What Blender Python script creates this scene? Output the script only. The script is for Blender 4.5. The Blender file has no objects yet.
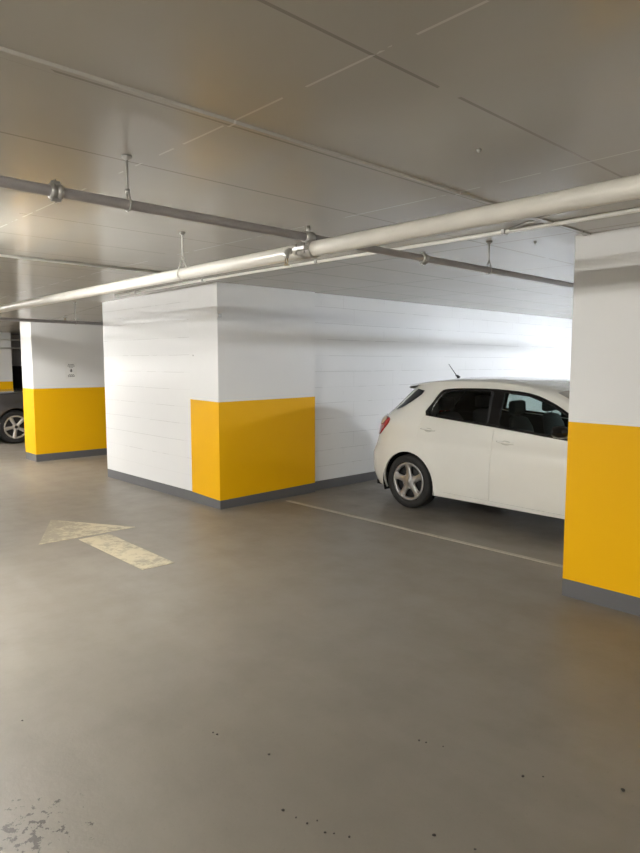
import bpy, bmesh, math, random
import numpy as np
from mathutils import Vector, Matrix
from mathutils.geometry import delaunay_2d_cdt
random.seed(4)
PI = math.pi
SC = bpy.context.scene
COL = SC.collection

# ------------------------------------------------------------------ camera
PITCH, ROLL, YAW, EYE = 0.0978, 0.0, -0.816, 1.66
fw = Vector((math.sin(YAW)*math.cos(PITCH), math.cos(YAW)*math.cos(PITCH), -math.sin(PITCH)))
rt = Vector((math.cos(YAW), -math.sin(YAW), 0))
up = rt.cross(fw)
cd = bpy.data.cameras.new('camera'); cam = bpy.data.objects.new('camera', cd); COL.objects.link(cam)
m = Matrix((rt, up, -fw)).transposed().to_4x4(); m.translation = Vector((0, 0, EYE))
cam.matrix_world = m
cd.sensor_fit = 'HORIZONTAL'; cd.sensor_width = 36; cd.lens = 36.0; cd.clip_end = 200
SC.camera = cam

# ------------------------------------------------------------------ world, exposure, lamps
w = bpy.data.worlds.new('world'); SC.world = w; w.use_nodes = True
w.node_tree.nodes['Background'].inputs[0].default_value = (0.75, 0.8, 0.9, 1)
w.node_tree.nodes['Background'].inputs[1].default_value = 0.02
SC.view_settings.view_transform = 'Standard'; SC.view_settings.look = 'None'
SC.view_settings.gamma = 1.0; SC.view_settings.exposure = 1.0
SC.view_settings.use_curve_mapping = False
WARM, COOL, NEUT = (1.0, 0.965, 0.89), (0.85, 0.91, 1.0), (1.0, 0.985, 0.955)
# fixtures: x, y, z, length, turn about z, watts, colour, label
LAMPS = [
    (-4.75, 0.6, 2.30, 1.2, 0, NEUT, 2.7, 'long tube lamp hanging over the drive aisle, before the block wall'),
    (-10.6, 1.15, 2.36, 1.2, 0, NEUT, 1.1, 'long tube lamp hanging beside the narrow face of the far yellow pillar'),
    (-1.6, 9.3, 2.42, 1.2, 90, COOL, 3.1, 'cool tube lamp hanging in the parking bay behind the right pillar'),
    (-3.3, 12.0, 2.42, 1.2, 90, COOL, 3.2, 'cool tube lamp hanging at the far end of the parking bays'),
    (-10.35, 1.9, 2.34, 1.2, 0, NEUT, 2.3, 'added unseen tube lamp brightening the far pillar from close in front'),  # extra lamp, added to lift the broad face of the far pillar
    (1.8, 8.0, 2.42, 1.2, 90, COOL, 0.4, 'cool tube lamp hanging over the bay to the right of the white hatchback'),
    (-1.3, -1.6, 2.32, 1.2, 0, WARM, 0.65, 'long tube lamp hanging just behind the viewer'),
    (1.0, -3.5, 2.36, 1.2, 0, WARM, 5.1, 'long tube lamp hanging far behind the viewer'),
    (-14.3, 1.6, 2.20, 1.2, 90, NEUT, 3.6, 'added unseen tube lamp above the dark grey car, brightening the most distant pillar'),  # added out of view to light the most distant pillar and car side
]

# ------------------------------------------------------------------ helpers
def link(o, parent=None):
    COL.objects.link(o)
    if parent is not None: o.parent = parent
    return o
def tag(o, label=None, cat=None, group=None, kind=None):
    if label: o['label'] = label
    if cat: o['category'] = cat
    if group: o['group'] = group
    if kind: o['kind'] = kind
    return o
def empty(name, loc=(0, 0, 0), rz=0, label=None, cat=None, group=None):
    o = bpy.data.objects.new(name, None); COL.objects.link(o)
    o.location = loc; o.rotation_euler = (0, 0, rz); o.empty_display_size = .1
    return tag(o, label, cat, group)
def copy_tree(o, parent=None):
    c = o.copy(); COL.objects.link(c); c.parent = parent
    for ch in list(o.children): copy_tree(ch, c)
    return c
class MB:
    def __init__(s): s.bm = bmesh.new()
    def box(s, a, b, mi=0, bev=0):
        r = bmesh.ops.create_cube(s.bm, size=1)
        vs = r['verts']
        for v in vs: v.co = Vector([a[i]+(v.co[i]+.5)*(b[i]-a[i]) for i in range(3)])
        fs = list({f for v in vs for f in v.link_faces})
        for f in fs: f.material_index = mi
        if bev:
            es = list({e for f in fs for e in f.edges})
            bmesh.ops.bevel(s.bm, geom=es, offset=bev, segments=2, profile=.6, affect='EDGES')
        return s
    def tube(s, pts, r, seg=12, mi=0, caps=True):
        pts = [Vector(p) for p in pts]; rs = r if isinstance(r, (list, tuple)) else [r]*len(pts)
        rings = []
        n0 = None
        for i, p in enumerate(pts):
            d = (pts[min(i+1, len(pts)-1)]-pts[max(i-1, 0)]).normalized()
            if n0 is None:
                n0 = d.orthogonal().normalized()
            n0 = (n0-d*n0.dot(d)).normalized()
            b = d.cross(n0)
            rings.append([s.bm.verts.new(p+(n0*math.cos(a)+b*math.sin(a))*rs[i]) for a in [2*PI*k/seg for k in range(seg)]])
        for a, b in zip(rings, rings[1:]):
            for k in range(seg):
                f = s.bm.faces.new((a[k], a[(k+1) % seg], b[(k+1) % seg], b[k])); f.smooth = True; f.material_index = mi
        if caps:
            s.bm.faces.new(rings[0][::-1]).material_index = mi; s.bm.faces.new(rings[-1]).material_index = mi
        return s
    def lathe(s, prof, c=(0, 0, 0), axis='y', seg=48, mi=0, closed=False):
        # prof: list of (radius, along axis)
        rings = []
        for r, h in prof:
            ring = []
            for k in range(seg):
                a = 2*PI*k/seg; u, v = r*math.cos(a), r*math.sin(a)
                p = {'y': (u, h, v), 'z': (u, v, h), 'x': (h, u, v)}[axis]
                ring.append(s.bm.verts.new(Vector(p)+Vector(c)))
            rings.append(ring)
        if closed: rings.append(rings[0])
        for a, b in zip(rings, rings[1:]):
            for k in range(seg):
                f = s.bm.faces.new((a[k], a[(k+1) % seg], b[(k+1) % seg], b[k])); f.smooth = True; f.material_index = mi
        return s
    def prism(s, poly, h0, h1, axis='z', mi=0):
        def P(u, v, h): return {'z': (u, v, h), 'y': (u, h, v), 'x': (h, u, v)}[axis]
        a = [s.bm.verts.new(P(u, v, h0)) for u, v in poly]; b = [s.bm.verts.new(P(u, v, h1)) for u, v in poly]
        n = len(poly)
        fs = [s.bm.faces.new(a[::-1]), s.bm.faces.new(b)]
        for i in range(n): fs.append(s.bm.faces.new((a[i], a[(i+1) % n], b[(i+1) % n], b[i])))
        for f in fs: f.material_index = mi
        return s
    def ball(s, c, r, sc=(1, 1, 1), mi=0):
        q = bmesh.ops.create_uvsphere(s.bm, u_segments=16, v_segments=10, radius=r)
        for v in q['verts']:
            v.co = Vector([v.co[i]*sc[i]+c[i] for i in range(3)])
            for f in v.link_faces: f.smooth = True; f.material_index = mi
        return s
    def build(s, name, mat, parent=None, smooth=False, fix=True):
        if fix: bmesh.ops.recalc_face_normals(s.bm, faces=s.bm.faces[:])
        me = bpy.data.meshes.new(name); s.bm.to_mesh(me); s.bm.free()
        for mm in (mat if isinstance(mat, (list, tuple)) else [mat]): me.materials.append(mm)
        if smooth:
            for p in me.polygons: p.use_smooth = True
        return link(bpy.data.objects.new(name, me), parent)

# ------------------------------------------------------------------ materials
def newmat(name):
    mt = bpy.data.materials.new(name); mt.use_nodes = True
    nt = mt.node_tree; return mt, nt, nt.nodes['Principled BSDF']
def N(nt, t, **kw):
    n = nt.nodes.new(t)
    for k, v in kw.items(): setattr(n, k, v)
    return n
def L(nt, a, b): nt.links.new(a, b)
def noise(nt, vec, scale, detail=4, rough=.55):
    n = N(nt, 'ShaderNodeTexNoise'); n.inputs['Scale'].default_value = scale
    n.inputs['Detail'].default_value = detail; n.inputs['Roughness'].default_value = rough
    if vec is not None: L(nt, vec, n.inputs['Vector'])
    return n.outputs['Fac']
def ramp(nt, fac, stops):
    r = N(nt, 'ShaderNodeValToRGB'); L(nt, fac, r.inputs[0])
    e = r.color_ramp.elements
    while len(e) < len(stops): e.new(.5)
    for i, (p, c) in enumerate(stops):
        e[i].position = p; e[i].color = c if len(c) == 4 else (*c, 1)
    return r.outputs[0]
def mix(nt, f, a, b, mode='MIX'):
    n = N(nt, 'ShaderNodeMix', data_type='RGBA', blend_type=mode)
    for s, v in ((n.inputs[0], f), (n.inputs[6], a), (n.inputs[7], b)):
        if hasattr(v, 'links') or hasattr(v, 'is_linked'): L(nt, v, s)
        else: s.default_value = v if not isinstance(v, tuple) else (*v[:3], 1)
    return n.outputs[2]
def mth(nt, op, a, b=0, clamp=False):
    n = N(nt, 'ShaderNodeMath', operation=op, use_clamp=clamp)
    for s, v in ((n.inputs[0], a), (n.inputs[1], b)):
        if hasattr(v, 'is_linked'): L(nt, v, s)
        else: s.default_value = v
    return n.outputs[0]
def bump(nt, h, bsdf, strength=.2, dist=.01, prev=None):
    b = N(nt, 'ShaderNodeBump'); b.inputs['Strength'].default_value = strength; b.inputs['Distance'].default_value = dist
    L(nt, h, b.inputs['Height'])
    if prev is not None: L(nt, prev, b.inputs['Normal'])
    L(nt, b.outputs[0], bsdf.inputs['Normal']); return b.outputs[0]
def obj_vec(nt): return N(nt, 'ShaderNodeTexCoord').outputs['Object']
def simple(name, col, rough=.5, metal=0, var=.06, scale=8, bmp=0, coat=0, spec=None):
    mt, nt, b = newmat(name); v = obj_vec(nt)
    f = noise(nt, v, scale)
    c1 = tuple(max(0, x*(1-var)) for x in col); c2 = tuple(min(1, x*(1+var)) for x in col)
    L(nt, ramp(nt, f, [(.3, c1), (.7, c2)]), b.inputs['Base Color'])
    b.inputs['Roughness'].default_value = rough; b.inputs['Metallic'].default_value = metal
    b.inputs['Coat Weight'].default_value = coat
    if spec is not None: b.inputs['Specular IOR Level'].default_value = spec
    if bmp: bump(nt, noise(nt, v, scale*12), b, bmp, .003)
    return mt
def paint_on_concrete(name, col, rough, pits=True):
    mt, nt, b = newmat(name); v = obj_vec(nt)
    f = noise(nt, v, 1.3, 5); g = noise(nt, v, 9, 3)
    c = mix(nt, mth(nt, 'MULTIPLY', f, .35), col, tuple(x*.86 for x in col))
    vo = N(nt, 'ShaderNodeTexVoronoi'); vo.inputs['Scale'].default_value = 7.5; L(nt, v, vo.inputs['Vector'])
    rnd = N(nt, 'ShaderNodeSeparateColor'); L(nt, vo.outputs['Color'], rnd.inputs[0])
    pit = mth(nt, 'MULTIPLY', mth(nt, 'LESS_THAN', vo.outputs['Distance'], .07), mth(nt, 'LESS_THAN', rnd.outputs[0], .24))
    if pits: c = mix(nt, mth(nt, 'MULTIPLY', pit, .8), c, (.16, .15, .13))
    L(nt, c, b.inputs['Base Color'])
    L(nt, mth(nt, 'ADD', mth(nt, 'MULTIPLY', g, .15), rough-.07), b.inputs['Roughness'])
    h = mth(nt, 'SUBTRACT', noise(nt, v, 5, 6), mth(nt, 'MULTIPLY', pit, .8 if pits else 0))
    bump(nt, h, b, .25, .008)
    return mt
M = {}
M['white'] = paint_on_concrete('white_wall_paint', (.80, .80, .79), .42)
M['yellow'] = paint_on_concrete('yellow_band_paint', (.85, .455, .0), .5, False)
M['yellow'].node_tree.nodes['Principled BSDF'].inputs['Specular IOR Level'].default_value = .22
M['grey'] = paint_on_concrete('grey_base_paint', (.115, .115, .12), .5, False)

def block_mat(axis):
    """painted concrete block: courses 0.208 high; axis = running direction"""
    mt, nt, b = newmat('painted_block_'+axis); vj = .1 if axis == 'x' else .55; v = obj_vec(nt)
    sp = N(nt, 'ShaderNodeSeparateXYZ'); L(nt, v, sp.inputs[0])
    u = sp.outputs[0 if axis == 'x' else 1]; z = sp.outputs[2]
    H0, W0 = .208, .41
    wob = mth(nt, 'MULTIPLY', mth(nt, 'SUBTRACT', noise(nt, v, 1.1, 2), .5), .02)
    zz = mth(nt, 'ADD', mth(nt, 'DIVIDE', mth(nt, 'ADD', z, wob), H0), 10.5)
    row = mth(nt, 'FLOOR', zz); fz = mth(nt, 'ABSOLUTE', mth(nt, 'SUBTRACT', mth(nt, 'FRACT', zz), .5))
    gz = mth(nt, 'GREATER_THAN', fz, .5-.011)          # horizontal joint
    off = mth(nt, 'MULTIPLY', mth(nt, 'FRACT', mth(nt, 'MULTIPLY', row, .5)), 1.0)
    uu = mth(nt, 'ADD', mth(nt, 'DIVIDE', u, W0), mth(nt, 'ADD', off, 50))
    fu = mth(nt, 'ABSOLUTE', mth(nt, 'SUBTRACT', mth(nt, 'FRACT', uu), .5))
    gu = mth(nt, 'GREATER_THAN', fu, .5-.0055)
    fill = mth(nt, 'GREATER_THAN', noise(nt, v, 1.7, 2), .47)   # paint has filled some of the joints
    fill2 = mth(nt, 'GREATER_THAN', noise(nt, v, 2.3, 2), .56)
    g1 = mth(nt, 'MULTIPLY', gz, mth(nt, 'ADD', mth(nt, 'MULTIPLY', fill, .6), .25))
    g2 = mth(nt, 'MULTIPLY', gu, mth(nt, 'MULTIPLY', fill2, vj))
    g = mth(nt, 'MAXIMUM', g1, g2)
    c = mix(nt, mth(nt, 'MULTIPLY', noise(nt, v, 2, 4), .3), (.80, .80, .795), (.71, .71, .70))
    c = mix(nt, mth(nt, 'MULTIPLY', g, .55), c, (.3, .29, .27))
    L(nt, c, b.inputs['Base Color']); b.inputs['Roughness'].default_value = .42
    n1 = bump(nt, mth(nt, 'SUBTRACT', 1, g), b, .5, .006)
    bump(nt, noise(nt, v, 45, 3), b, .12, .004, n1)
    return mt
M['block_x'] = block_mat('x'); M['block_y'] = block_mat('y')

def ceiling_mat():
    mt, nt, b = newmat('ceiling_paint'); v = obj_vec(nt)
    sp = N(nt, 'ShaderNodeSeparateXYZ'); L(nt, v, sp.inputs[0])
    def line(u, off, per, hw, seed):
        q = mth(nt, 'FRACT', mth(nt, 'ADD', mth(nt, 'DIVIDE', mth(nt, 'SUBTRACT', u, off), per), 50.5))
        d = mth(nt, 'MULTIPLY', mth(nt, 'ABSOLUTE', mth(nt, 'SUBTRACT', q, .5)), per)
        return mth(nt, 'LESS_THAN', d, hw)
    lx = line(sp.outputs[0], -1.29, .69, .0065, 0)
    ly = line(sp.outputs[1], 1.42, 1.40, .005, 1)
    nb = noise(nt, v, 1.2, 2)
    lx = mth(nt, 'MAXIMUM', lx, mth(nt, 'MULTIPLY', line(sp.outputs[0], -1.29, .69, .011, 0), mth(nt, 'GREATER_THAN', sp.outputs[1], 3.9)))
    jx = mth(nt, 'MULTIPLY', lx, mth(nt, 'GREATER_THAN', nb, .36))
    jy = mth(nt, 'MULTIPLY', ly, mth(nt, 'GREATER_THAN', noise(nt, v, 5, 4), .47))
    c = mix(nt, noise(nt, v, .8, 4), (.50, .48, .43), (.44, .418, .37))
    c = mix(nt, mth(nt, 'MULTIPLY', jx, .55), c, (.2, .19, .165))
    bay = mth(nt, 'GREATER_THAN', sp.outputs[1], 3.9)
    c = mix(nt, mth(nt, 'MULTIPLY', mth(nt, 'MULTIPLY', jy, mth(nt, 'SUBTRACT', 1, bay)), .5), c, (.82, .80, .76))
    c = mix(nt, mth(nt, 'MULTIPLY', mth(nt, 'MULTIPLY', line(sp.outputs[1], 1.42, 1.40, .010, 1), bay), .6), c, (.2, .19, .165))
    L(nt, c, b.inputs['Base Color'])
    L(nt, mth(nt, 'ADD', mth(nt, 'MULTIPLY', noise(nt, v, 2.2, 3), .06), .19), b.inputs['Roughness'])
    n1 = bump(nt, mth(nt, 'ADD', mth(nt, 'SUBTRACT', 1, jx), mth(nt, 'MULTIPLY', jy, .8)), b, .5, .004)
    bump(nt, noise(nt, v, 1.6, 2), b, .10, .03, n1)
    return mt
M['ceiling'] = ceiling_mat()

def floor_mat():
    mt, nt, b = newmat('painted_floor'); v = obj_vec(nt)
    mp = N(nt, 'ShaderNodeMapping'); L(nt, v, mp.inputs[0]); mp.inputs['Scale'].default_value = (.35, 1.2, 1); mp.inputs['Rotation'].default_value = (0, 0, .35)
    big = noise(nt, mp.outputs[0], .9, 5, .6); mid = noise(nt, v, 3.2, 6, .6); fine = noise(nt, v, 60, 3)
    c = ramp(nt, big, [(.30, (.176, .158, .130)), (.50, (.199, .179, .149)), (.70, (.230, .209, .177))])
    c = mix(nt, mth(nt, 'MULTIPLY', ramp(nt, mid, [(.45, (0, 0, 0)), (.75, (1, 1, 1))]), .4), c, (.150, .134, .109))
    c = mix(nt, mth(nt, 'MULTIPLY', mth(nt, 'LESS_THAN', fine, .34), .22), c, (.13, .115, .095))
    # tyre dirt in the parking bays (y > 5.1, towards the wall)
    sp = N(nt, 'ShaderNodeSeparateXYZ'); L(nt, v, sp.inputs[0])
    bay = mth(nt, 'MULTIPLY', mth(nt, 'SUBTRACT', sp.outputs[1], 5.05), 3.0, True)
    spots = ramp(nt, noise(nt, v, 1.5, 5, .65), [(.44, (0, 0, 0)), (.62, (1, 1, 1))])
    c = mix(nt, mth(nt, 'MULTIPLY', mth(nt, 'MULTIPLY', bay, spots), .55), c, (.10, .088, .07))
    # worn, flaked patches near the viewer's left
    dx = mth(nt, 'MULTIPLY', mth(nt, 'ADD', sp.outputs[0], 2.27), 1.0); dy = mth(nt, 'SUBTRACT', sp.outputs[1], .66)
    rr = mth(nt, 'SQRT', mth(nt, 'ADD', mth(nt, 'MULTIPLY', dx, dx), mth(nt, 'MULTIPLY', dy, dy)))
    near = mth(nt, 'SUBTRACT', 1.0, mth(nt, 'MULTIPLY', rr, 2.6), True)
    fl = mth(nt, 'GREATER_THAN', mth(nt, 'ADD', noise(nt, v, 22, 5, .7), mth(nt, 'MULTIPLY', near, .2)), .71)
    c = mix(nt, mth(nt, 'MULTIPLY', fl, mth(nt, 'MULTIPLY', near, 3.0, True)), c, (.045, .036, .026))
    L(nt, c, b.inputs['Base Color'])
    L(nt, mth(nt, 'ADD', mth(nt, 'MULTIPLY', mid, .22), .34), b.inputs['Roughness'])
    n1 = bump(nt, noise(nt, v, 2.4, 5), b, .18, .03)
    bump(nt, fine, b, .12, .004, n1)
    return mt
M['floor'] = floor_mat()

def worn_paint(name, col, thr):
    mt, nt, b = newmat(name); v = obj_vec(nt)
    f = noise(nt, v, 9, 7, .75); g = noise(nt, v, 1.3, 2)
    sp = N(nt, 'ShaderNodeSeparateXYZ'); L(nt, v, sp.inputs[0])
    wear = mth(nt, 'MULTIPLY', mth(nt, 'MULTIPLY', mth(nt, 'SUBTRACT', mth(nt, 'MULTIPLY', sp.outputs[0], -1), 5.7), 1.2, True), mth(nt, 'MULTIPLY', mth(nt, 'SUBTRACT', 2.75, sp.outputs[1]), 1.8, True))
    q = mth(nt, 'SUBTRACT', mth(nt, 'ADD', f, mth(nt, 'MULTIPLY', g, .5)), mth(nt, 'MULTIPLY', wear, .22))
    k = mth(nt, 'MULTIPLY', mth(nt, 'SUBTRACT', q, thr-.07), 7.0, True)
    k2 = mth(nt, 'SUBTRACT', 1, mth(nt, 'MULTIPLY', mth(nt, 'SUBTRACT', 1, k), .8))
    L(nt, mix(nt, k2, (.23, .205, .165), col), b.inputs['Base Color']); b.inputs['Roughness'].default_value = .5
    return mt
M['arrow'] = worn_paint('worn_arrow_paint', (.50, .44, .30), .70)
M['line'] = worn_paint('worn_line_paint', (.40, .37, .31), .62)
M['pipe_white'] = simple('white_pipe_paint', (.70, .68, .62), .28, 0, .05, 6, .05)
M['pipe_grey'] = simple('grey_pipe_paint', (.33, .31, .31), .32, 0, .08, 9, .05)
M['galv'] = simple('galvanised_steel', (.50, .49, .47), .38, .7, .12, 20)
M['brass'] = simple('dull_brass', (.35, .27, .15), .4, .8, .1, 20)
M['conduit'] = simple('painted_conduit', (.80, .79, .74), .28, 0, .04, 8)
M['car_white'] = simple('white_car_paint', (.84, .84, .79), .25, 0, .015, 3, 0, 1.0)
M['car_dark'] = simple('dark_grey_car_paint', (.075, .072, .074), .28, .4, .05, 3, 0, .9)
M['rubber'] = simple('tyre_rubber', (.018, .018, .018), .75, 0, .2, 30, .2)
M['black'] = simple('black_plastic', (.012, .012, .013), .35, 0, .1, 12)
M['liner'] = simple('black_liner', (.006, .006, .006), .95, 0, .1, 12, 0, 0, .1)
M['seat'] = simple('dark_seat_cloth', (.022, .023, .025), .9, 0, .2, 40)
M['gloss_black'] = simple('black_gloss_trim', (.006, .006, .007), .12, 0, .1, 5)
M['hub'] = simple('silver_hubcap', (.50, .50, .50), .32, .75, .05, 10)
M['hub_dark'] = simple('dark_wheel_inside', (.02, .02, .02), .6, .2, .1, 10)
M['alloy'] = simple('machined_alloy', (.75, .73, .70), .25, .6, .05, 10)
M['chrome'] = simple('bright_emblem_metal', (.6, .6, .6), .15, 1, .03, 10)
M['paper'] = simple('notice_paper', (.76, .76, .74), .7, 0, .03, 10)
M['ink'] = simple('notice_ink', (.09, .09, .085), .7, 0, .1, 60)
M['grit'] = simple('dark_grit', (.03, .026, .02), .8, 0, .3, 60)
M['lamp_body'] = simple('lamp_housing_metal', (.75, .75, .73), .4, .1, .03, 10)
M['dark_opening'] = simple('unlit_opening_black', (.010, .010, .011), .6, 0, .1, 4)  # black stands in for the darkness of an opening
M['dark_wall'] = simple('grey_plant_wall', (.55, .55, .58), .6, 0, .1, 2)
M['red_lens'] = simple('red_lamp_lens', (.35, .008, .010), .12, 0, .1, 20, 0, 1)
M['clear_lens'] = simple('clear_amber_lamp_lens', (.62, .50, .30), .14, 0, .15, 40, 0, 1)
def glass(name, tint, refl=.16):
    mt, nt, b = newmat(name)
    out = nt.nodes['Material Output']; nt.nodes.remove(b)
    tr = N(nt, 'ShaderNodeBsdfTransparent'); tr.inputs[0].default_value = (*tint, 1)
    gl = N(nt, 'ShaderNodeBsdfGlossy'); gl.inputs['Roughness'].default_value = .03
    fr = N(nt, 'ShaderNodeFresnel'); fr.inputs[0].default_value = 1.5
    mx = N(nt, 'ShaderNodeMixShader'); L(nt, fr.outputs[0], mx.inputs[0]); L(nt, tr.outputs[0], mx.inputs[1]); L(nt, gl.outputs[0], mx.inputs[2])
    L(nt, mx.outputs[0], out.inputs[0]); return mt
M['tint'] = glass('rear_privacy_glass', (.46, .50, .49))
M['glass'] = glass('green_tinted_glass', (.60, .70, .66))
def emit(name, col, st):
    mt, nt, b = newmat(name); b.inputs['Emission Color'].default_value = (*col, 1); b.inputs['Emission Strength'].default_value = st
    L(nt, ramp(nt, noise(nt, obj_vec(nt), 3), [(.3, (.8, .8, .8)), (.7, (.9, .9, .9))]), b.inputs['Base Color']); return mt

# ------------------------------------------------------------------ the setting
ZC, ZY, ZB = 2.54, 1.24, .122
X0, X1, Y0, Y1 = -17.5, 6.0, -5.0, 14.0
MB().box((X0-.2, Y0-.2, -.2), (X1+.2, Y1+.2, 0)).build('floor', M['floor'])['kind'] = 'structure'
def ceil_z(x): return float(np.interp(x, [-11.3, -8.94, -6.0, -2.0, 1.0], [2.395, 2.535, 2.56, 2.53, 2.54]))
for XS in ([X0-.2, -14, -11.3]+list(np.linspace(-10.8, -8.94, 8)), list(np.linspace(-8.94, 1.0, 36))+[X1+.2]):
    MB().prism([(x, ceil_z(x)) for x in XS]+[(XS[-1], 2.8), (XS[0], 2.8)], Y0-.2, Y1+.2, 'y').build('ceiling', M['ceiling'])['kind'] = 'structure'
# raised ceiling board joint that runs along the bays
t = MB().box((-2.002, Y0, 2.519), (-1.955, Y1, 2.55), bev=.004).build('trim_1', M['ceiling']); t['kind'] = 'structure'

def band_body(x0, x1, y0, y1, mats, yellow=True, tweak=None, top=2.57):
    """upright body whose faces are split at the painted bands; mats = [body, yellow, grey]"""
    mb = MB(); bm = mb.bm
    cs = [(x0, y0), (x1, y0), (x1, y1), (x0, y1)]
    zs = [0, ZB, ZY, top]
    rows = []
    for k, z in enumerate(zs):
        r = []
        for (x, y) in cs:
            zz = z
            if tweak and (k in (1, 2)): zz += tweak.get((x, y), (0, 0))[k-1]
            r.append(bm.verts.new((x, y, zz)))
        rows.append(r)
    for k in range(3):
        for i in range(4):
            f = bm.faces.new((rows[k][i], rows[k][(i+1) % 4], rows[k+1][(i+1) % 4], rows[k+1][i]))
            f.material_index = (2, 1 if yellow else 0, 0)[k]
    bm.faces.new(rows[0][::-1]); bm.faces.new(rows[3])
    return mb
WYG = [M['white'], M['yellow'], M['grey']]
# long block wall behind the bays and the block wall facing the aisle
def wall_mesh(name, a, b, axis):
    o = band_body(a[0], b[0], a[1], b[1], None, False).build(name, [M['block_'+axis], M['yellow'], M['grey']]); o['kind'] = 'structure'; return o
wall_mesh('wall_back', (-8.94+.01, 5.572), (-6.08, 14.0), 'y')
wall_mesh('wall_front', (-8.94, 4.11), (-6.612, 5.57), 'x')
# far and side enclosing walls
wall_mesh('wall_right', (X1, Y0), (X1+.2, Y1), 'y')
wall_mesh('wall_rear', (X0, Y0-.2), (X1, Y0), 'x')
wall_mesh('wall_end', (X0, Y1), (X1, Y1+.2), 'x')
o = MB().box((X0-.2, Y0, 0), (X0, Y1, ZC)).build('wall_left', M['dark_wall']); o['kind'] = 'structure'
d = MB().box((X0, 5.2, 0), (X0+.03, 7.2, 1.6)).build('opening_panel', M['dark_opening']); d['kind'] = 'structure'  # flat black panel in place of a dark, unlit opening

def pillar(x0, x1, y0, y1, label, tweak=None):
    o = band_body(x0, x1, y0, y1, None, True, tweak, max(ceil_z(x0), ceil_z(x1)))
    bmesh.ops.translate(o.bm, verts=o.bm.verts[:], vec=(0, 0, 0))
    ob = o.build('concrete_pillar', WYG); tag(ob, label, 'pillar'); return ob
pillar(-6.61, -6.02, 4.097, 5.574, 'white pillar with yellow lower half at the corner of the block wall',
       {(-6.02, 4.097): (-.022, -.012)})
pillar(-2.064, -.75, 4.335, 5.55, 'large near pillar at the right edge, white above and yellow below',
       {(-2.064, 4.335): (.004, .016), (-.75, 4.335): (0, .008)})
farp = pillar(-11.665, -11.15, 3.87, 6.3, 'far pillar left of the block wall carrying a small paper notice')
pillar(-16.9, -16.2, 2.9, 5.156, 'most distant pillar at the left edge, behind the dark parked car')

# ------------------------------------------------------------------ floor markings
bm = MB(); Z1, Z2 = .0, .003
bm.prism([(-6.85, 2.50), (-5.955, 3.01), (-5.97, 2.06)], Z1, Z2)
bm.prism([(-5.89, 2.40), (-5.89, 2.70), (-4.64, 2.69), (-4.65, 2.405)], Z1, Z2)
tag(bm.build('direction_arrow', M['arrow']), 'worn cream arrow painted on the drive aisle floor', 'floor marking')
bm = MB(); bm.prism([(-5.86, 4.94), (-5.86, 4.995), (-2.6, 4.995), (.4, 4.995), (.4, 4.94)], Z1, Z2)
tag(bm.build('bay_line', M['line']), 'thin pale line painted on the floor beside the white hatchback', 'floor marking')

# ------------------------------------------------------------------ pipes and ceiling fittings
PY, PZ = 2.36, 2.268          # main
BX, BZ = -2.60, 2.333         # branch
mp = empty('main_pipe', (-6, PY, PZ), 0, 'thick white painted pipe crossing the whole ceiling from left to right', 'pipe')
def loc(pts, o): return [tuple(Vector(p)-Vector(o)) for p in pts]
MO = (-6, PY, PZ)
MB().tube(loc([(X0+.05, PY, PZ), (-8, PY, PZ), (-3, PY, PZ), (X1-.02, PY, PZ)], MO), .040, 24).build('pipe_run', M['pipe_white'], mp, True)
for x in (-7.9,):
    MB().lathe([(.040, -.045), (.047, -.04), (.047, .04), (.040, .045)], tuple(Vector((x, PY, PZ))-Vector(MO)), 'x', 24).build('coupling', M['pipe_white'], mp)
bp = empty('branch_pipe', (BX, 3, BZ), 0, 'thin grey pipe running under the ceiling and over the thick white pipe', 'pipe')
BO = (BX, 3, BZ)
MB().tube(loc([(BX, Y0+.02, BZ), (BX, 2, BZ), (BX, 6, BZ), (BX, Y1-.02, BZ)], BO), .0215, 20).build('pipe_run', M['pipe_grey'], bp, True)
def clamp(y, name='pipe_joint'):
    mb = MB(); c = Vector((BX, y, BZ))-Vector(BO)
    mb.lathe([(.0215, -.024), (.030, -.022), (.030, -.006), (.025, -.004), (.025, .004), (.030, .006), (.030, .022), (.0215, .024)], tuple(c), 'y', 24)
    mb.box((c.x-.008, c.y-.018, c.z+.024), (c.x+.008, c.y+.018, c.z+.040), bev=.002)
    mb.box((c.x-.008, c.y-.018, c.z-.040), (c.x+.008, c.y+.018, c.z-.024), bev=.002)
    mb.tube([(c.x, c.y, c.z-.046), (c.x, c.y, c.z+.046)], .004, 8)
    mb.build(name, M['galv'], bp)
clamp(1.02); clamp(3.36)
# mechanical tee where the branch sits on the main
mb = MB(); c = (BX+6, 0, 0)
mb.lathe([(.0405, -.05), (.0485, -.047), (.0485, -.02), (.045, -.018), (.045, .018), (.0485, .02), (.0485, .047), (.0405, .05)], c, 'x', 24)
mb.box((c[0]-.05, -.075, -.010), (c[0]+.05, -.046, .010), bev=.003)
mb.box((c[0]-.05, .046, -.010), (c[0]+.05, .075, .010), bev=.003)
for sx in (-.032, .032):
    for sy in (-.062, .062): mb.tube([(c[0]+sx, sy, -.026), (c[0]+sx, sy, .026)], .006, 8)
mb.build('pipe_tee', M['galv'], mp)
mb = MB(); mb.lathe([(.0220, -.03), (.031, -.028), (.031, .028), (.0220, .03)], (0, PY-3, 0), 'y', 20)
mb.tube([(-.0, PY-3, .02), (0, PY-3, .06)], [.014, .011], 10)
mb.build('pipe_joint', M['galv'], bp)
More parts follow.
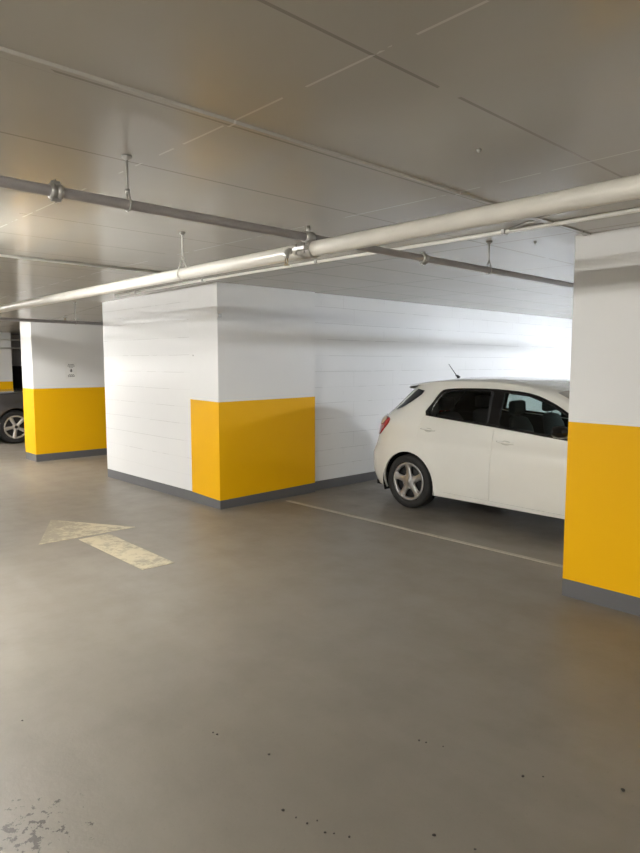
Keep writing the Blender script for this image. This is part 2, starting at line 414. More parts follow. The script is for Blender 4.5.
# pendent sprinkler by the tee
def sprinkler(x, y, z, label, drop=.05, mat='brass'):
    t = empty('sprinkler_head', (x, y, z), 0, label, 'sprinkler')
    MB().lathe([(.0, 0), (.030, 0), (.030, -.005), (.013, -.010), (.012, -.024), (.0, -.024)], (0, 0, 0), 'z', 20).build('escutcheon', M['conduit'] if mat == 'white' else M['galv'], t, True)
    mb = MB(); 
    for s in (-1, 1): mb.tube([(s*.010, 0, -.022), (s*.014, 0, -drop+.012), (s*.004, 0, -drop+.002)], .0028, 6)
    mb.tube([(0, 0, -.022), (0, 0, -drop)], .003, 8); mb.build('frame_arms', M[mat] if mat != 'white' else M['brass'], t)
    mb = MB(); mb.lathe([(0, -drop), (.016, -drop), (.018, -drop-.002), (0, -drop-.003)], (0, 0, 0), 'z', 12)
    for k in range(12):
        a = 2*PI*k/12; mb.box((.014*math.cos(a)-.0015, .014*math.sin(a)-.0015, -drop-.004), (.019*math.cos(a)+.0015, .019*math.sin(a)+.0015, -drop+.001))
    mb.build('deflector', M['brass'], t)
    return t
sprinkler(-10.6, 4.23, ceil_z(-10.6), 'small sprinkler head on the ceiling in front of the far pillar', .085)
sprinkler(-4.15, 9.8, ceil_z(-4.15), 'small sprinkler head on the ceiling above the back wall bays', .07)
EL = (BX-.10+6, -.030, 0)
def sh(l): return [(p[0]+EL[0], p[1]+EL[1], p[2]+EL[2]) for p in l]
sprk = MB().tube(sh([(0, .01, .0), (0, -.02, .002), (0, -.034, -.006), (0, -.040, -.024), (0, -.040, -.040)]), [.015, .016, .016, .015, .013], 12).build('sprinkler_elbow', M['galv'], mp, True)
MB().lathe([(0, -.075), (.017, -.075), (.018, -.078), (0, -.079)], (EL[0], EL[1]-.040, 0), 'z', 14).build('deflector', M['brass'], sprk)
MB().tube(sh([(.008, -.040, -.04), (.012, -.040, -.06), (.003, -.040, -.075), (-.003, -.040, -.075), (-.012, -.040, -.06), (-.008, -.040, -.04)]), .003, 6).build('frame_arms', M['brass'], sprk)

def hanger(x, y, z, r, axis, label, split=False, mat='galv'):
    t = empty('pipe_hanger', (x, y, z), 0, label, 'pipe hanger')
    top = ceil_z(x)-z
    rr = r+.0055
    MB().lathe([(.0, top), (.022, top), (.020, top-.010), (.006, top-.020), (.0, top-.020)], (0, 0, 0), 'z', 16).build('ceiling_flange', M['galv'], t, True)
    yk = rr+(.055 if r > .03 else .028)
    MB().tube([(0, 0, yk-.005), (0, 0, top-.01)], .0048, 8).build('rod', M[mat], t)
    mb = MB(); pts = []
    for k in range(21):
        a = math.radians(-90+ (k-10)*13.5); pts.append((rr*math.cos(a), rr*math.sin(a)))
    pts = [(0.004, yk)]+pts[::-1]+[(-0.004, yk)]
    full = [((p[0], 0, p[1]) if axis == 'y' else (0, p[0], p[1])) for p in pts]
    mb.tube(full, .0042, 8).build('ring', M[mat], t, True)
    mb = MB(); mb.lathe([(0, yk+.012), (.010, yk+.010), (.010, yk-.008), (0, yk-.010)], (0, 0, 0), 'z', 6).build('nut', M[mat], t)
    return t
hanger(BX, 1.325, BZ, .0215, 'y', 'pipe hanger holding the thin grey pipe at the left, above the arrow')
hanger(BX, 4.12, BZ, .0215, 'y', 'pipe hanger holding the thin grey pipe near the right pillar')
hanger(-3.87, PY, PZ, .040, 'x', 'split ring pipe hanger holding the thick white pipe', mat='conduit')
hanger(-9.4, PY, PZ, .040, 'x', 'pipe hanger holding the far left end of the thick white pipe', mat='conduit')
# far pipe in front of the far pillar
fo = (-9.1, 3, 2.245)
fp = empty('branch_pipe', fo, 0, 'thin dark pipe crossing in front of the far pillar under the ceiling', 'pipe')
MB().tube(loc([(-9.1, Y0+.02, 2.245), (-9.1, 4.8, 2.245)], fo), .022, 16).build('pipe_run', M['pipe_grey'], fp, True)
hanger(-9.1, 3.78, 2.245, .022, 'y', 'short pipe hanger on the thin dark pipe beside the block wall')
# ceiling conduits
def conduit(name, pts, r, label, clips=(), mat='conduit', cat='conduit'):
    o0 = Vector(pts[0]); t = empty(name, o0, 0, label, cat)
    MB().tube(loc(pts, o0), r, 12).build('tube', M[mat], t, True)
    for c in clips:
        p = Vector(c)-o0
        MB().box((p.x-.012, p.y-r-.012, p.z-r-.002), (p.x+.012, p.y+r+.012, p.z+r+.004), bev=.003).build('clip', M['galv'], t)
    return t
zc_ = 2.52
conduit('ceiling_conduit', [(-7.9, 3.82, 2.53), (-6, 3.82, 2.54), (-4, 3.82, 2.53), (-2.1, 3.82, 2.517), (5.9, 3.84, 2.525)], .013, 'thin white conduit fixed to the ceiling behind the thick pipe',
        [(-7.35, 3.82, 2.532), (-5.86, 3.82, 2.539), (-4.1, 3.82, 2.53), (-2.3, 3.82, 2.518)])
conduit('ceiling_cable', [(-2.25, 3.80, 2.526), (-2.1, 3.72, 2.525), (-1.9, 3.62, 2.525), (-1.4, 3.50, 2.525), (-.6, 3.42, 2.525), (3, 3.40, 2.525)], .007, 'thin grey cable branching off the white conduit towards the right edge', mat='galv', cat='cable')
conduit('ceiling_conduit', [(-5.72, -3.0, 2.547), (-5.72, 3.35, 2.547)], .011, 'thin white conduit across the ceiling left of the block wall', [(-5.72, 1.2, 2.547)])
conduit('wall_conduit', [(-16.1, 0, 2.22), (-16.1, 6.6, 2.22)], .018, 'upper thin white pipe in front of the most distant pillar', cat='conduit')
conduit('wall_conduit', [(-16.1, 0, 2.03), (-16.1, 6.6, 2.03)], .014, 'lower thin white pipe in front of the most distant pillar', cat='conduit')
# small anchors left in the ceiling
for (x, y, lb) in ((-1.53, 2.33, 'tiny metal anchor in the open ceiling above the thick pipe'), (-2.37, 4.35, 'tiny metal anchor in the ceiling beside the near pillar top')):
    MB().lathe([(0, 0), (.010, 0), (.010, -.006), (.004, -.014), (0, -.014)], (x, y, ceil_z(x)), 'z', 10).build('ceiling_anchor', M['galv'])
    tag(bpy.data.objects[-1] if False else [o for o in COL.objects if o.name.startswith('ceiling_anchor')][-1], lb, 'anchor')
mb = MB().box((-6.019, 4.10, 2.175), (-5.995, 4.14, 2.215), bev=.004)
tag(mb.build('wall_bracket', M['galv']), 'small grey metal bracket high on the corner of the block wall pillar', 'bracket')

# notice on the far pillar
t = empty('paper_notice', (-11.149, 4.52, 1.54), 0, 'small paper notice with dark print stuck on the far pillar', 'notice')
MB().box((0, -.105, -.14), (.003, .105, .14)).build('sheet', M['paper'], t)
mb = MB()
for (z, h, wd) in ((.105, .012, .05), (.080, .012, .06), (.058, .008, .035), (-.070, .010, .045), (-.088, .010, .06), (-.105, .010, .055)):
    if z == -.070: mb.build('heading_text', M['ink'], t); mb = MB()
    y = -wd
    while y < wd:
        l = random.uniform(.012, .03); mb.box((.003, y, z-h/2), (.0036, min(y+l, wd), z+h/2)); y += l+.007
mb.build('footer_text', M['ink'], t); mb = MB()
mb.prism([(-.028, .0), (0, -.032), (.028, .0), (.011, .0), (.011, .03), (-.011, .03), (-.011, .0)], .003, .0036, 'x')
mb.build('down_arrow', M['ink'], t)

# grit on the floor
GR = [(-2.328, 1.526, 5), (-2.303, 1.531, 6), (-2.027, 1.608, 6), (-1.723, 1.431, 7), (-1.662, 1.442, 4), (-1.611, 1.451, 5), (-1.597, 1.488, 4),
      (-1.652, 2.155, 6), (-1.622, 2.166, 5), (-1.553, 2.196, 4), (-1.211, 2.263, 7), (-1.155, 2.322, 4), (-.9, 2.47, 9), (-1.534, 1.467, 5),
      (-1.509, 1.487, 4), (-1.46, 1.515, 5), (-1.26, 1.738, 7), (-1.124, 1.787, 5), (-3.02, .932, 5)]
g0 = None
for (x, y, s) in GR:
    if g0 is None:
        mb = MB().ball((0, 0, .5), 1, (1, .8, .5))
        for v in mb.bm.verts: v.co += Vector((random.uniform(-.15, .15), random.uniform(-.15, .15), 0)) if v.co.z > .1 else Vector((0, 0, 0))
        g0 = mb.build('grit_crumb', M['grit']); g = g0
        tag(g, 'tiny dark crumb of grit lying on the open floor in the foreground', 'grit', 'dark grit crumbs on the foreground floor')
    else:
        g = g0.copy(); COL.objects.link(g)
    g.location = (x, y, 0); g.scale = (s*.001,)*3; g.rotation_euler = (0, 0, random.uniform(0, 6))

# ------------------------------------------------------------------ lamps
for i, (x, y, z, ln, rz, col, wt, lb) in enumerate(LAMPS):
    t = empty('tube_lamp', (x, y, z), math.radians(rz), lb, 'ceiling lamp')
    h = ln/2
    MB().prism([(-.03, .02), (-.03, .06), (.03, .06), (.03, .02), (.015, .006), (-.015, .006)], -h, h, 'x').build('housing', M['lamp_body'], t)
    MB().box((-h, -.06, .004), (-h-.012, .06, .054)).build('end_cap', M['lamp_body'], t)
    MB().box((h, -.06, .004), (h+.012, .06, .054)).build('end_cap', M['lamp_body'], t)
    for s in (-.42, .42): MB().tube([(s*ln, 0, .05), (s*ln, 0, ceil_z(x)-z)], .004, 6).build('chain', M['galv'], t)
    em = emit('tube_glow_%d' % i, col, wt*100.0)
    for s in (-.046, .046): MB().tube([(-h+.01, s, .016), (h-.01, s, .016)], .0130, 10).build('tube', em, t, True)

# ------------------------------------------------------------------ cars
def pip(x, z, poly):
    ins = False; n = len(poly); j = n-1
    for i in range(n):
        xi, zi = poly[i]; xj, zj = poly[j]
        if (zi > z) != (zj > z) and x < (xj-xi)*(z-zi)/(zj-zi)+xi: ins = not ins
        j = i
    return ins
def dens(poly, d=.035, closed=True):
    out = []; n = len(poly)
    for i in range(n if closed else n-1):
        a = Vector(poly[i]); b = Vector(poly[(i+1) % n]); k = max(1, int((b-a).length/d))
        for q in range(k): out.append(tuple(a+(b-a)*q/k))
    if not closed: out.append(tuple(poly[-1]))
    return out
def catm(poly, k=6, closed=False):
    out = []; n = len(poly)
    P = [Vector(p) for p in poly]
    for i in range(n if closed else n-1):
        p0 = P[(i-1) % n] if closed or i > 0 else P[0]; p1 = P[i]; p2 = P[(i+1) % n]; p3 = P[(i+2) % n] if closed or i+2 < n else P[-1]
        for q in range(k):
            t = q/k
            out.append(tuple(.5*((2*p1)+(p2-p0)*t+(2*p0-5*p1+4*p2-p3)*t*t+(3*p1-p0-3*p2+p3)*t**3)))
    if not closed: out.append(tuple(poly[-1]))
    return out
def inset(poly, d):
    n = len(poly); A = sum(poly[i][0]*poly[(i+1) % n][1]-poly[(i+1) % n][0]*poly[i][1] for i in range(n)); s = 1 if A > 0 else -1
    out = []
    for i in range(n):
        p, a, b = Vector(poly[i]), Vector(poly[i-1]), Vector(poly[(i+1) % n])
        e1 = (p-a).normalized(); e2 = (b-p).normalized()
        n1 = Vector((-e1.y, e1.x))*s; n2 = Vector((-e2.y, e2.x))*s
        q = n1+n2; q = q/max(.3, q.dot(q))*2
        out.append(tuple(p+q*d))
    return out
def interp(tab):
    xs = np.array([a for a, _ in tab]); ys = np.array([b for _, b in tab])
    g = np.linspace(xs[0], xs[-1], 400); v = np.interp(g, xs, ys)
    ker = np.hanning(27); ker /= ker.sum()
    v = np.convolve(np.pad(v, 13, mode='reflect', reflect_type='odd'), ker, 'valid')
    return lambda q: float(np.interp(q, g, v))
HW = interp([(.15, .835), (.22, .855), (.35, .872), (.55, .884), (.68, .882), (.80, .868), (.90, .864), (.98, .850), (1.1, .812), (1.25, .757), (1.40, .695), (1.5, .64)])
XR = interp([(.15, -.72), (.24, -.80), (.36, -.848), (.58, -.852), (.68, -.80), (.82, -.765), (1.0, -.72), (1.1, -.58), (1.2, -.47), (1.37, -.30), (1.5, -.2)])
XF = interp([(.15, 3.40), (.25, 3.49), (.4, 3.53), (.55, 3.53), (.66, 3.49), (.74, 3.40), (.82, 3.2), (1.5, 2.2)])
RA, RB, NR = .80, .95, 3.0
WB = 2.60
def halfy(x, z, arch=True):
    wv = HW(z); x0 = XR(z)+RA; x1 = XF(z)-RB; f = 1
    if x < x0: f = max(0, 1-min(1, (x0-x)/RA)**NR)**(1/NR)
    elif x > x1: f = max(0, 1-min(1, (x-x1)/RB)**2.6)**(1/2.6)
    y = wv*f
    for cx in (0, WB):
        dd = math.hypot(x-cx, z-.30)
        y += .014*math.exp(-((dd-.37)/.07)**2)
    if -.2 < x < 2.6: y -= .007*math.exp(-((z-.79)/.035)**2)*min(1, (x+.2)/.5)*min(1, (2.6-x)/.5)
    return y
def spt(x, z, s, off=0):
    y = halfy(x, z)
    if off:
        e = .004
        yx = (halfy(x+e, z)-halfy(x-e, z))/(2*e); yz = (halfy(x, z+e)-halfy(x, z-e))/(2*e)
        n = Vector((-yx, 1, -yz)).normalized()*off
        return (x+n.x, s*(y+n.y), z+n.z)
    return (x, s*y, z)
def arc(cx, cz, r, a0, a1, n=26):
    return [(cx+r*math.cos(math.radians(a0+(a1-a0)*i/n)), cz+r*math.sin(math.radians(a0+(a1-a0)*i/n))) for i in range(n+1)]
def cdt(outer, holes, g=.045):
    pts = []; edges = []
    for poly in [outer]+holes:
        b = len(pts); pts += [Vector(p) for p in poly]; edges += [(b+i, b+(i+1) % len(poly)) for i in range(len(poly))]
    xs = [p[0] for p in outer]; zs = [p[1] for p in outer]
    bd = np.array([(p.x, p.y) for p in pts])
    x = min(xs)+g/2
    while x < max(xs):
        z = min(zs)+g/2
        while z < max(zs):
            if pip(x, z, outer) and not any(pip(x, z, h) for h in holes) and np.min((bd[:, 0]-x)**2+(bd[:, 1]-z)**2) > (g*.45)**2: pts.append(Vector((x, z)))
            z += g
        x += g
    r = delaunay_2d_cdt(pts, edges, [], 0, 1e-6)
    V = [(v.x, v.y) for v in r[0]]; F = []
    for f in r[2]:
        cx = sum(V[i][0] for i in f)/3; cz = sum(V[i][1] for i in f)/3
        if pip(cx, cz, outer) and not any(pip(cx, cz, h) for h in holes): F.append(tuple(f))
    return V, F
_cache = {}
def panel(mb, key, outer, holes, s, off=0, g=.045, mi=0):
    k = key
    if k not in _cache: _cache[k] = cdt(outer, holes, g)
    V, F = _cache[k]
    used = {}
    for f in F:
        vs = []
        for i in f:
            if i not in used: used[i] = mb.bm.verts.new(spt(V[i][0], V[i][1], s, off))
            vs.append(used[i])
        ff = mb.bm.faces.new(vs if s < 0 else vs[::-1]); ff.smooth = True; ff.material_index = mi
        ff.normal_update()
    return mb
# --- side outlines (x forward from rear axle, z up)
DR = .13; DF = .15
rear_edge = [(XR(z)+DR, z) for z in np.linspace(.215, 1.395, 34)]
roof_edge = catm([(XR(1.395)+DR, 1.395), (.02, 1.422), (.30, 1.446), (.62, 1.456), (1.05, 1.446), (1.40, 1.402), (1.68, 1.318), (1.95, 1.19), (2.28, .995)], 6)
hood_edge = catm([(2.28, .995), (2.75, .925), (3.1, .83), (XF(.72)-DF, .72)], 5)
front_edge = [(XF(z)-DF, z) for z in np.linspace(.72, .20, 16)]
AR = .36
a0 = math.degrees(math.asin((.20-.30)/AR))
bottom = arc(WB, .30, AR, a0, 180-a0)+arc(0, .30, AR, a0, 180-a0)
OUT = dens(rear_edge[:-1]+roof_edge[:-1]+hood_edge[:-1]+front_edge+bottom, .04)
WIN = catm([(.195, 1.087), (.255, 1.24), (.325, 1.352), (.42, 1.384), (.68, 1.398), (1.02, 1.398), (1.40, 1.368), (1.646, 1.292), (1.82, 1.205), (2.03, 1.075), (2.075, .985), (2.02, .945), (1.85, .949), (1.45, .985), (1.085, 1.017), (.6, 1.055)], 3, True)
SEAM_R = catm([(.195, 1.084), (.158, 1.03), (.145, .95), (.145, .82), (.19, .69), (.275, .565), (.35, .42), (.40, .30), (.44, .262), (.50, .255)], 5)
SEAM_F = catm([(1.90, .235), (1.99, .29), (2.04, .45), (2.06, .7), (2.075, .93)], 5)
SEAM_M = catm([(1.055, .2475), (1.063, .45), (1.068, .6), (1.080, .85), (1.088, 1.013)], 5)
RDOOR = SEAM_R+SEAM_M+[(.6, 1.050)]
FDOOR = SEAM_M[::-1]+SEAM_F+[(2.02, .941), (1.85, .945), (1.45, .981)]
DOORS = dens(SEAM_R[:-1]+[(.50, .255), (1.055, .2475)]+SEAM_F, .04, False)+[(2.05, .962)]
# joined opening: doors then along the window top back to the start
wt = WIN[:WIN.index(min(WIN, key=lambda p: (p[0]-2.075)**2+(p[1]-.985)**2))+1]
HOLE = DOORS[:-1]+wt[::-1]
QUART = [(-.055, 1.368), (.085, 1.352), (.06, 1.308), (-.06, 1.225), (-.20, 1.150), (-.325, 1.112), (-.20, 1.240)]
PANE1 = [(.245, 1.098), (.30, 1.235), (.36, 1.333), (.46, 1.360), (.70, 1.372), (.955, 1.374), (.985, 1.045), (.6, 1.075)]
PANE2 = [(1.125, 1.034), (1.115, 1.365), (1.38, 1.343), (1.62, 1.268), (1.80, 1.180), (1.98, 1.068), (2.02, 1.0), (1.98, .968), (1.85, .972), (1.45, 1.008)]
def strip_pts(E, Cn, ts, n, ye):
    rows = []
    for (e, c, y) in zip(E, Cn, ye):
        r = []
        for t in ts:
            d_ = max(0, 1-abs(t)**n)**(1/n)
            r.append((e[0]+(c[0]-e[0])*d_, y*t, e[1]+(c[1]-e[1])*d_))
        rows.append(r)
    return rows
def add_rows(mb, rows, mi=0):
    vv = [[mb.bm.verts.new(p) for p in r] for r in rows]
    for a, b in zip(vv, vv[1:]):
        for i in range(len(a)-1):
            f = mb.bm.faces.new((a[i], a[i+1], b[i+1], b[i])); f.smooth = True; f.material_index = mi
TS = [math.sin(a) for a in np.linspace(-PI/2, PI/2, 41)]
def resamp(poly, n):
    P = [Vector(p) for p in poly]; d = [0]
    for a, b in zip(P, P[1:]): d.append(d[-1]+(b-a).length)
    out = []
    for s in np.linspace(0, d[-1], n):
        out.append((float(np.interp(s, d, [p.x for p in P])), float(np.interp(s, d, [p.y for p in P]))))
    return out

def make_wheel(style, R, parent, x, y, s):
    """s = -1: outer face towards -y"""
    w_ = empty('wheel', (x, y, R)); w_.parent = parent; w_.rotation_euler = (0, math.radians(-95) if style == 'cap' else .15, 0)
    hw = .10
    o = lambda a: s*a
    prof = [(R*.70, o(-hw*.9)), (R*.76, o(-hw)), (R*.93, o(-hw*.98)), (R*.985, o(-hw*.8)), (R, o(-hw*.4)), (R, o(hw*.4)), (R*.985, o(hw*.8)), (R*.94, o(hw*.97)), (R*.84, o(hw*1.06)), (R*.74, o(hw)), (R*.69, o(hw*.86)), (R*.66, 0)]
    MB().lathe(prof, (0, 0, 0), 'y', 56, closed=True).build('tyre', M['rubber'], w_, True)
    r = R*.695; f = o(hw*.88)
    MB().lathe([(0, o(hw*.25)), (r*.9, o(hw*.25)), (r, o(hw*.2)), (r, o(-hw*.8)), (0, o(-hw*.8))], (0, 0, 0), 'y', 40).build('wheel_barrel', M['hub_dark'], w_)
    mb = MB()
    mb.lathe([(r*1.0, f-o(.012)), (r*1.02, f), (r*.985, f+o(.006)), (r*.90, f+o(.001)), (r*.86, f-o(.010)), (r*.86, f-o(.03)), (r*.98, f-o(.03))], (0, 0, 0), 'y', 56, closed=True)
    mb.lathe([(0, f+o(.004)), (r*.20, f+o(.004)), (r*.30, f-o(.006)), (r*.32, f-o(.03)), (0, f-o(.03))], (0, 0, 0), 'y', 40)
    if style == 'cap':
        for k in range(5):
            a = 2*PI*k/5
            sec = [(.22, .150, -.004), (.42, .082, -.010), (.66, .075, -.008), (.82, .095, -.004), (.93, .17, -.002)]
            rows = []
            for (q, wd, dz) in sec:
                rows.append([(q*r, u*r*wd/.1*.1*2.0, f+o(dz)+o(h)) for u, h in ((-1, -.02), (-.92, 0), (-.5, .006), (.5, .006), (.92, 0), (1, -.02))])
            ca, sa = math.cos(a), math.sin(a)
            add_rows(mb, [[(p[0]*ca-p[1]*sa, p[2], p[0]*sa+p[1]*ca) for p in rw] for rw in rows])
        for k in range(5):
            a = 2*PI*(k+.5)/5; mb.lathe([(0, f+o(.004)), (.010, f+o(.003)), (.012, f-o(.02))], (r*.33*math.cos(a), 0, r*.33*math.sin(a)), 'y', 10)
        mb.build('hubcap', M['hub'], w_, True)
    else:
        for k in range(5):
            a = 2*PI*k/5
            for (pts, wd) in (([(.1, 0), (.92, 0)], .12),):
                rows = []
                for (q, z0) in pts:
                    ww = r*(wd+.06*(q > .5)); rows.append([(q*r, z0*r+u*ww, f+o(h)) for u, h in ((-1, -.02), (-.85, .002), (.85, .002), (1, -.02))])
                ca, sa = math.cos(a), math.sin(a)
                add_rows(mb, [[(p[0]*ca-p[1]*sa, p[2], p[0]*sa+p[1]*ca) for p in rw] for rw in rows])
        mb.build('rim', M['alloy'], w_, True)
    MB().lathe([(0, f+o(.008)), (r*.12, f+o(.007)), (r*.15, f+o(.002))], (0, 0, 0), 'y', 20).build('centre_cap', M['hub'] if style == 'cap' else M['hub_dark'], w_, True)
    return w_

def make_car(style, paint, loc_, rz, label, sz=1.0, sx=1.0):
    car = empty('car', loc_, rz, label, 'car')
    def fin(o):   # vertical/length scaling of the shared shape for the taller car
        for v in o.data.vertices:
            if sz != 1:      # longer bonnet: the windscreen base stands further back
                sm_ = lambda t: max(0, min(1, t))**2*(3-2*max(0, min(1, t)))
                v.co.x -= .50*sm_((v.co.x-.6)/1.1)*sm_((2.95-v.co.x)/.55)*sm_((v.co.z-.72)/.2)
            v.co = (v.co.x*sx, v.co.y*1.04 if sz != 1 else v.co.y, v.co.z*sz)
        return o
    def B(mb, name, mat, parent=car, sm=True, fix=False):
        if name in ('body_shell', 'door', 'hood', 'tail_light', 'clear_lens', 'window_trim', 'quarter_glass', 'headlight'):
            for f in mb.bm.faces:      # all skins face outwards
                f.normal_update(); c = f.calc_center_median()
                if f.normal.dot(c-Vector((min(max(c.x, .2), 2.6), 0, .75))) < 0: f.normal_flip()
        if name == 'body_shell': bmesh.ops.remove_doubles(mb.bm, verts=mb.bm.verts[:], dist=.0015)
        if name in ('body_shell', 'door'):      # folded inner flange along every open edge
            for e in [e for e in mb.bm.edges if len(e.link_faces) == 1]:
                a, b = e.verts[0].co.copy(), e.verts[1].co.copy()
                def inn(p): return p+Vector((0, -.022 if p.y > 0 else .022, 0))
                if abs(a.y) < .3 or (a-b).length < 1e-5: continue
                q = [mb.bm.verts.new(p) for p in (a, b, inn(b), inn(a))]
                mb.bm.faces.new(q).smooth = False
        return fin(mb.build(name, mat, parent, sm, fix))
    # body
    mb = MB()
    for s in (-1, 1): panel(mb, 'side', OUT, [HOLE], s)
    # rear face
    rows = []
    for z in np.linspace(.215, 1.395, 40):
        wv = HW(z); ye = halfy(XR(z)+DR, z)
        rows.append([(XR(z)+RA-RA*max(0, 1-(abs(t)*ye/max(wv, ye+.001))**NR)**(1/NR), ye*t, z) for t in TS])
    add_rows(mb, rows)
    rows = []
    for z in np.linspace(.72, .20, 20):
        wv = HW(z); ye = halfy(XF(z)-DF, z)
        rows.append([(XF(z)-RB+RB*max(0, 1-(abs(t)*ye/max(wv, ye+.001))**2.6)**(1/2.6), ye*t, z) for t in TS])
    add_rows(mb, rows)
    # roof
    iw = min(range(len(roof_edge)), key=lambda i: abs(roof_edge[i][0]-1.60))
    E = resamp(roof_edge[:iw+1], 22); Cn = resamp([(-.30, 1.415), (-.05, 1.462), (.4, 1.508), (.85, 1.515), (1.3, 1.492), (1.74, 1.412)], 22)
    add_rows(mb, strip_pts(E, Cn, TS, 2.4, [halfy(*e) for e in E]))
    # windscreen pillars + hood
    E2 = resamp(roof_edge[iw:], 20); C2 = resamp([(1.74, 1.412), (2.0, 1.275), (2.3, 1.09), (2.46, .985)], 20); Y2 = [halfy(*e) for e in E2]
    tp = [t for t in TS if abs(t) <= .93]
    tl = [t for t in TS if t <= tp[0]+1e-9]; tr_ = [t for t in TS if t >= tp[-1]-1e-9]
    add_rows(mb, strip_pts(E2, C2, tl, 2.4, Y2)); add_rows(mb, strip_pts(E2, C2, tr_, 2.4, Y2))
    body = B(mb, 'body_shell', paint)
    mb = MB(); E3 = resamp(hood_edge, 16); C3 = resamp([(2.46, .985), (2.9, .945), (3.25, .86), (XF(.72), .72)], 16)
    add_rows(mb, strip_pts(E3, C3, TS, 2.6, [halfy(*e) for e in E3])); B(mb, 'hood', paint)
    mb = MB(); add_rows(mb, strip_pts(E2, C2, tp, 2.4, Y2)); B(mb, 'windshield', M['glass'])
    # doors
    for s in (-1, 1):
        for key, poly, hx, hz in (('rd', RDOOR, .27, .930), ('fd', FDOOR, 1.235, .872)):
            mb = MB(); panel(mb, key, dens(inset(poly, .0022), .04), [], s)
            dr = B(mb, 'door', paint)
            # pull handle: bar over a flat patch toned like a shaded hollow
            mb = MB(); pts = []
            for q in np.linspace(-1, 1, 11):
                p = Vector(spt(hx+q*.095, hz-q*.006, s, .012+.014*(1-q**4))); pts.append(p)
            mb.tube(pts, [.006+.006*(1-abs(q)**3) for q in np.linspace(-1, 1, 11)], 10)
            h = B(mb, 'door_handle', paint, dr)
            mb = MB(); panel(mb, 'cup%s' % key, [(hx+.055*math.cos(a), hz-.004+.024*math.sin(a)) for a in np.linspace(0, 2*PI, 18)[:-1]], [], s, .0012, .03)
            B(mb, 'handle_shade_patch', M['gloss_black'] if style != 'cap' else M['cup_shade'], dr)
    # glass, trim
    for s in (-1, 1):
        mb = MB(); panel(mb, 'trim', dens(WIN, .04), [dens(PANE1, .05), dens(PANE2, .05)], s, -.006)
        o = B(mb, 'window_trim', M['gloss_black']); k = o.modifiers.new('thick', 'SOLIDIFY'); k.thickness = .02
        mb = MB(); panel(mb, 'p1', dens(PANE1, .05), [], s, -.012); B(mb, 'window_glass', M['tint'])
        mb = MB(); panel(mb, 'p2', dens(PANE2, .05), [], s, -.012); B(mb, 'window_glass', M['glass'])
        mb = MB(); panel(mb, 'q', dens(QUART, .03), [], s, .006, .03); B(mb, 'quarter_glass', M['gloss_black'])
        mb = MB(); panel(mb, 'lin', dens(OUT, .08), [dens(WIN, .06)], s, -.045, .09); B(mb, 'inner_lining', M['liner'])
        # tail lamp
        TL = catm([(-.68, .83), (-.62, .80), (-.53, .81), (-.44, .875), (-.35, .965), (-.36, 1.020), (-.50, 1.038), (-.60, 1.03), (-.66, .93)], 4, True)
        TC = catm([(-.66, .93), (-.57, .925), (-.48, .94), (-.40, .995), (-.42, 1.022), (-.52, 1.034), (-.61, 1.024)], 4, True)
        mb = MB(); panel(mb, 'tl', dens(TL, .025), [], s, .009, .025); tlm = B(mb, 'tail_light', M['red_lens']); k = tlm.modifiers.new('t', 'SOLIDIFY'); k.thickness = .012; k.offset = -1
        mb = MB(); panel(mb, 'tc', dens(TC, .025), [], s, .015, .025); B(mb, 'clear_lens', M['clear_lens'], tlm)
        # head lamp
        HL = catm([(2.98, .70), (3.2, .60), (3.36, .60), (3.36, .70), (3.15, .78)], 4, True)
        mb = MB(); panel(mb, 'hl', dens(HL, .03), [], s, .008, .03); B(mb, 'headlight', M['clear_lens'] if style == 'cap' else M['chrome'])
        # wing mirror
        mb = MB(); rows = []
        for q, (ry, rz_) in zip((-.075, -.06, 0, .06, .09), ((.072, .050), (.105, .072), (.11, .078), (.085, .06), (.02, .02))):
            rows.append([(1.85+q, s*(.94+.8*ry*math.cos(a)), 1.03+.8*rz_*math.sin(a)) for a in np.linspace(0, 2*PI, 17)])
        add_rows(mb, rows); mb.bm.faces.new([mb.bm.verts.new(p) for p in rows[0][:-1]])
        mb.tube([(1.88, s*.84, .975), (1.86, s*.90, .995)], .022, 8)
        B(mb, 'wing_mirror', M['gloss_black'])
        # wheel wells
        for cx in (0, WB):
            mb = MB(); A = arc(cx, .30, .372, -20, 200, 24)
            add_rows(mb, [[(p[0], s*.875 if abs(p[0]-cx) < 9 else 0, p[1]) for p in A], [(p[0], s*.56, p[1]) for p in A]])
            mb.bm.faces.new([mb.bm.verts.new((p[0], s*.56, p[1])) for p in A])
            B(mb, 'wheel_well', M['liner'])
        mb = MB().box((-.375, s*.62, .165), (-.362, s*.845, .36)); B(mb, 'mud_flap', M['black'], car, False)
    # hatch glass, spoiler, underside
    mb = MB(); rows = []
    for z in np.linspace(1.04, 1.36, 12):
        wv = HW(z); ye = halfy(XR(z)+DR, z)*.90
        rows.append([(XR(z)+RA-RA*max(0, 1-(abs(t)*ye/wv)**NR)**(1/NR)-.006, ye*t, z+.004) for t in TS])
    add_rows(mb, rows); B(mb, 'rear_window', M['gloss_black'])
    mb = MB(); rows = []
    for (x, z) in ((.02, 1.462), (-.20, 1.452), (-.335, 1.436), (-.345, 1.424), (-.32, 1.412), (-.10, 1.405)):
        rows.append([(x+.13*abs(t)**3, .60*t, z-.042*abs(t)**2.2) for t in np.linspace(-1, 1, 25)])
    add_rows(mb, rows); B(mb, 'spoiler', paint)
    B(MB().box((-.62, -.70, .185), (3.2, .70, .235)), 'underbody', M['liner'], car, False)
    # antenna
    mb = MB().tube([(.07, 0, 1.490), (.045, 0, 1.512), (.02, 0, 1.519)], [.022, .015, .007], 10).tube([(.035, 0, 1.515), (-.085, 0, 1.655)], [.005, .003], 8)
    B(mb, 'antenna', M['black'])
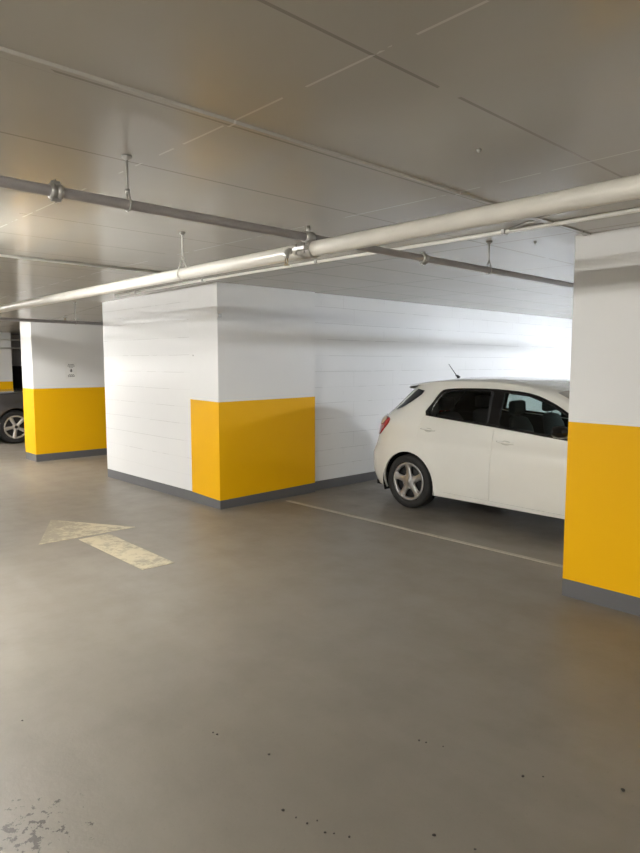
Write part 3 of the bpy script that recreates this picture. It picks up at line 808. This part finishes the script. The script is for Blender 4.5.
    # cabin
    def seat(x, y, name='seat', wd=.24):
        mb = MB(); mb.box((x-.22, y-wd, .42), (x+.26, y+wd, .58), bev=.05)
        rows = [[(x-.20-dx+.05*math.cos(a), y+wd*k*math.sin(a), z) for a in np.linspace(0, 2*PI, 17)] for dx, k, z in ((0, .9, .52), (.05, 1, .75), (.10, .95, .98), (.14, .72, 1.08), (.15, .3, 1.10))]
        add_rows(mb, rows); st = B(mb, name, M['seat'])
        mb = MB(); mb.box((x-.40, y-.125, 1.12), (x-.31, y+.125, 1.27), bev=.04); mb.tube([(x-.355, y-.05, 1.05), (x-.355, y-.05, 1.15)], .006, 6); mb.tube([(x-.355, y+.05, 1.05), (x-.355, y+.05, 1.15)], .006, 6)
        B(mb, 'headrest', M['seat'], st)
    seat(1.42, .36); seat(1.42, -.36)
    seat(.52, .38, 'rear_seat', .30); seat(.52, -.38, 'rear_seat', .30)
    mb = MB(); mb.box((1.95, -.70, .55), (2.30, .70, .90), bev=.06); B(mb, 'dashboard', M['seat'], car, False)
    mb = MB(); ring = [(1.86+.06*math.sin(a), .36+.185*math.cos(a), .90+.17*math.sin(a)) for a in np.linspace(0, 2*PI, 33)]
    mb.tube(ring, .014, 8, caps=False); mb.tube([(1.86, .18, .9), (1.86, .54, .9)], .012, 6); mb.tube([(1.87, .36, .9), (2.0, .36, .84)], .02, 8); B(mb, 'steering_wheel', M['black'])
    if style != 'cap':
        mb = MB().box((3.30, -.40, .55), (3.545, .40, .66), bev=.02); B(mb, 'grille', M['black'], car, False)
    R = .312 if style == 'cap' else .345
    for wx in (0, WB*sx):
        for s in (-1, 1): make_wheel(style, R, car, wx, s*(.775 if style == 'cap' else .81), s)
    return car
M['cup_shade'] = simple('shaded_handle_cup', (.55, .545, .50), .3, 0, .02, 5)  # greyer than the body paint: shade of the handle hollow as colour
make_car('cap', M['car_white'], (-4.60, 6.585, 0), 0, 'white hatchback parked tail first against the block wall')
make_car('alloy', M['car_dark'], (-14.93, 7.22, 0), -PI/2, 'dark grey car at the left edge, mostly hidden by the far pillar', 1.12, 1.05)
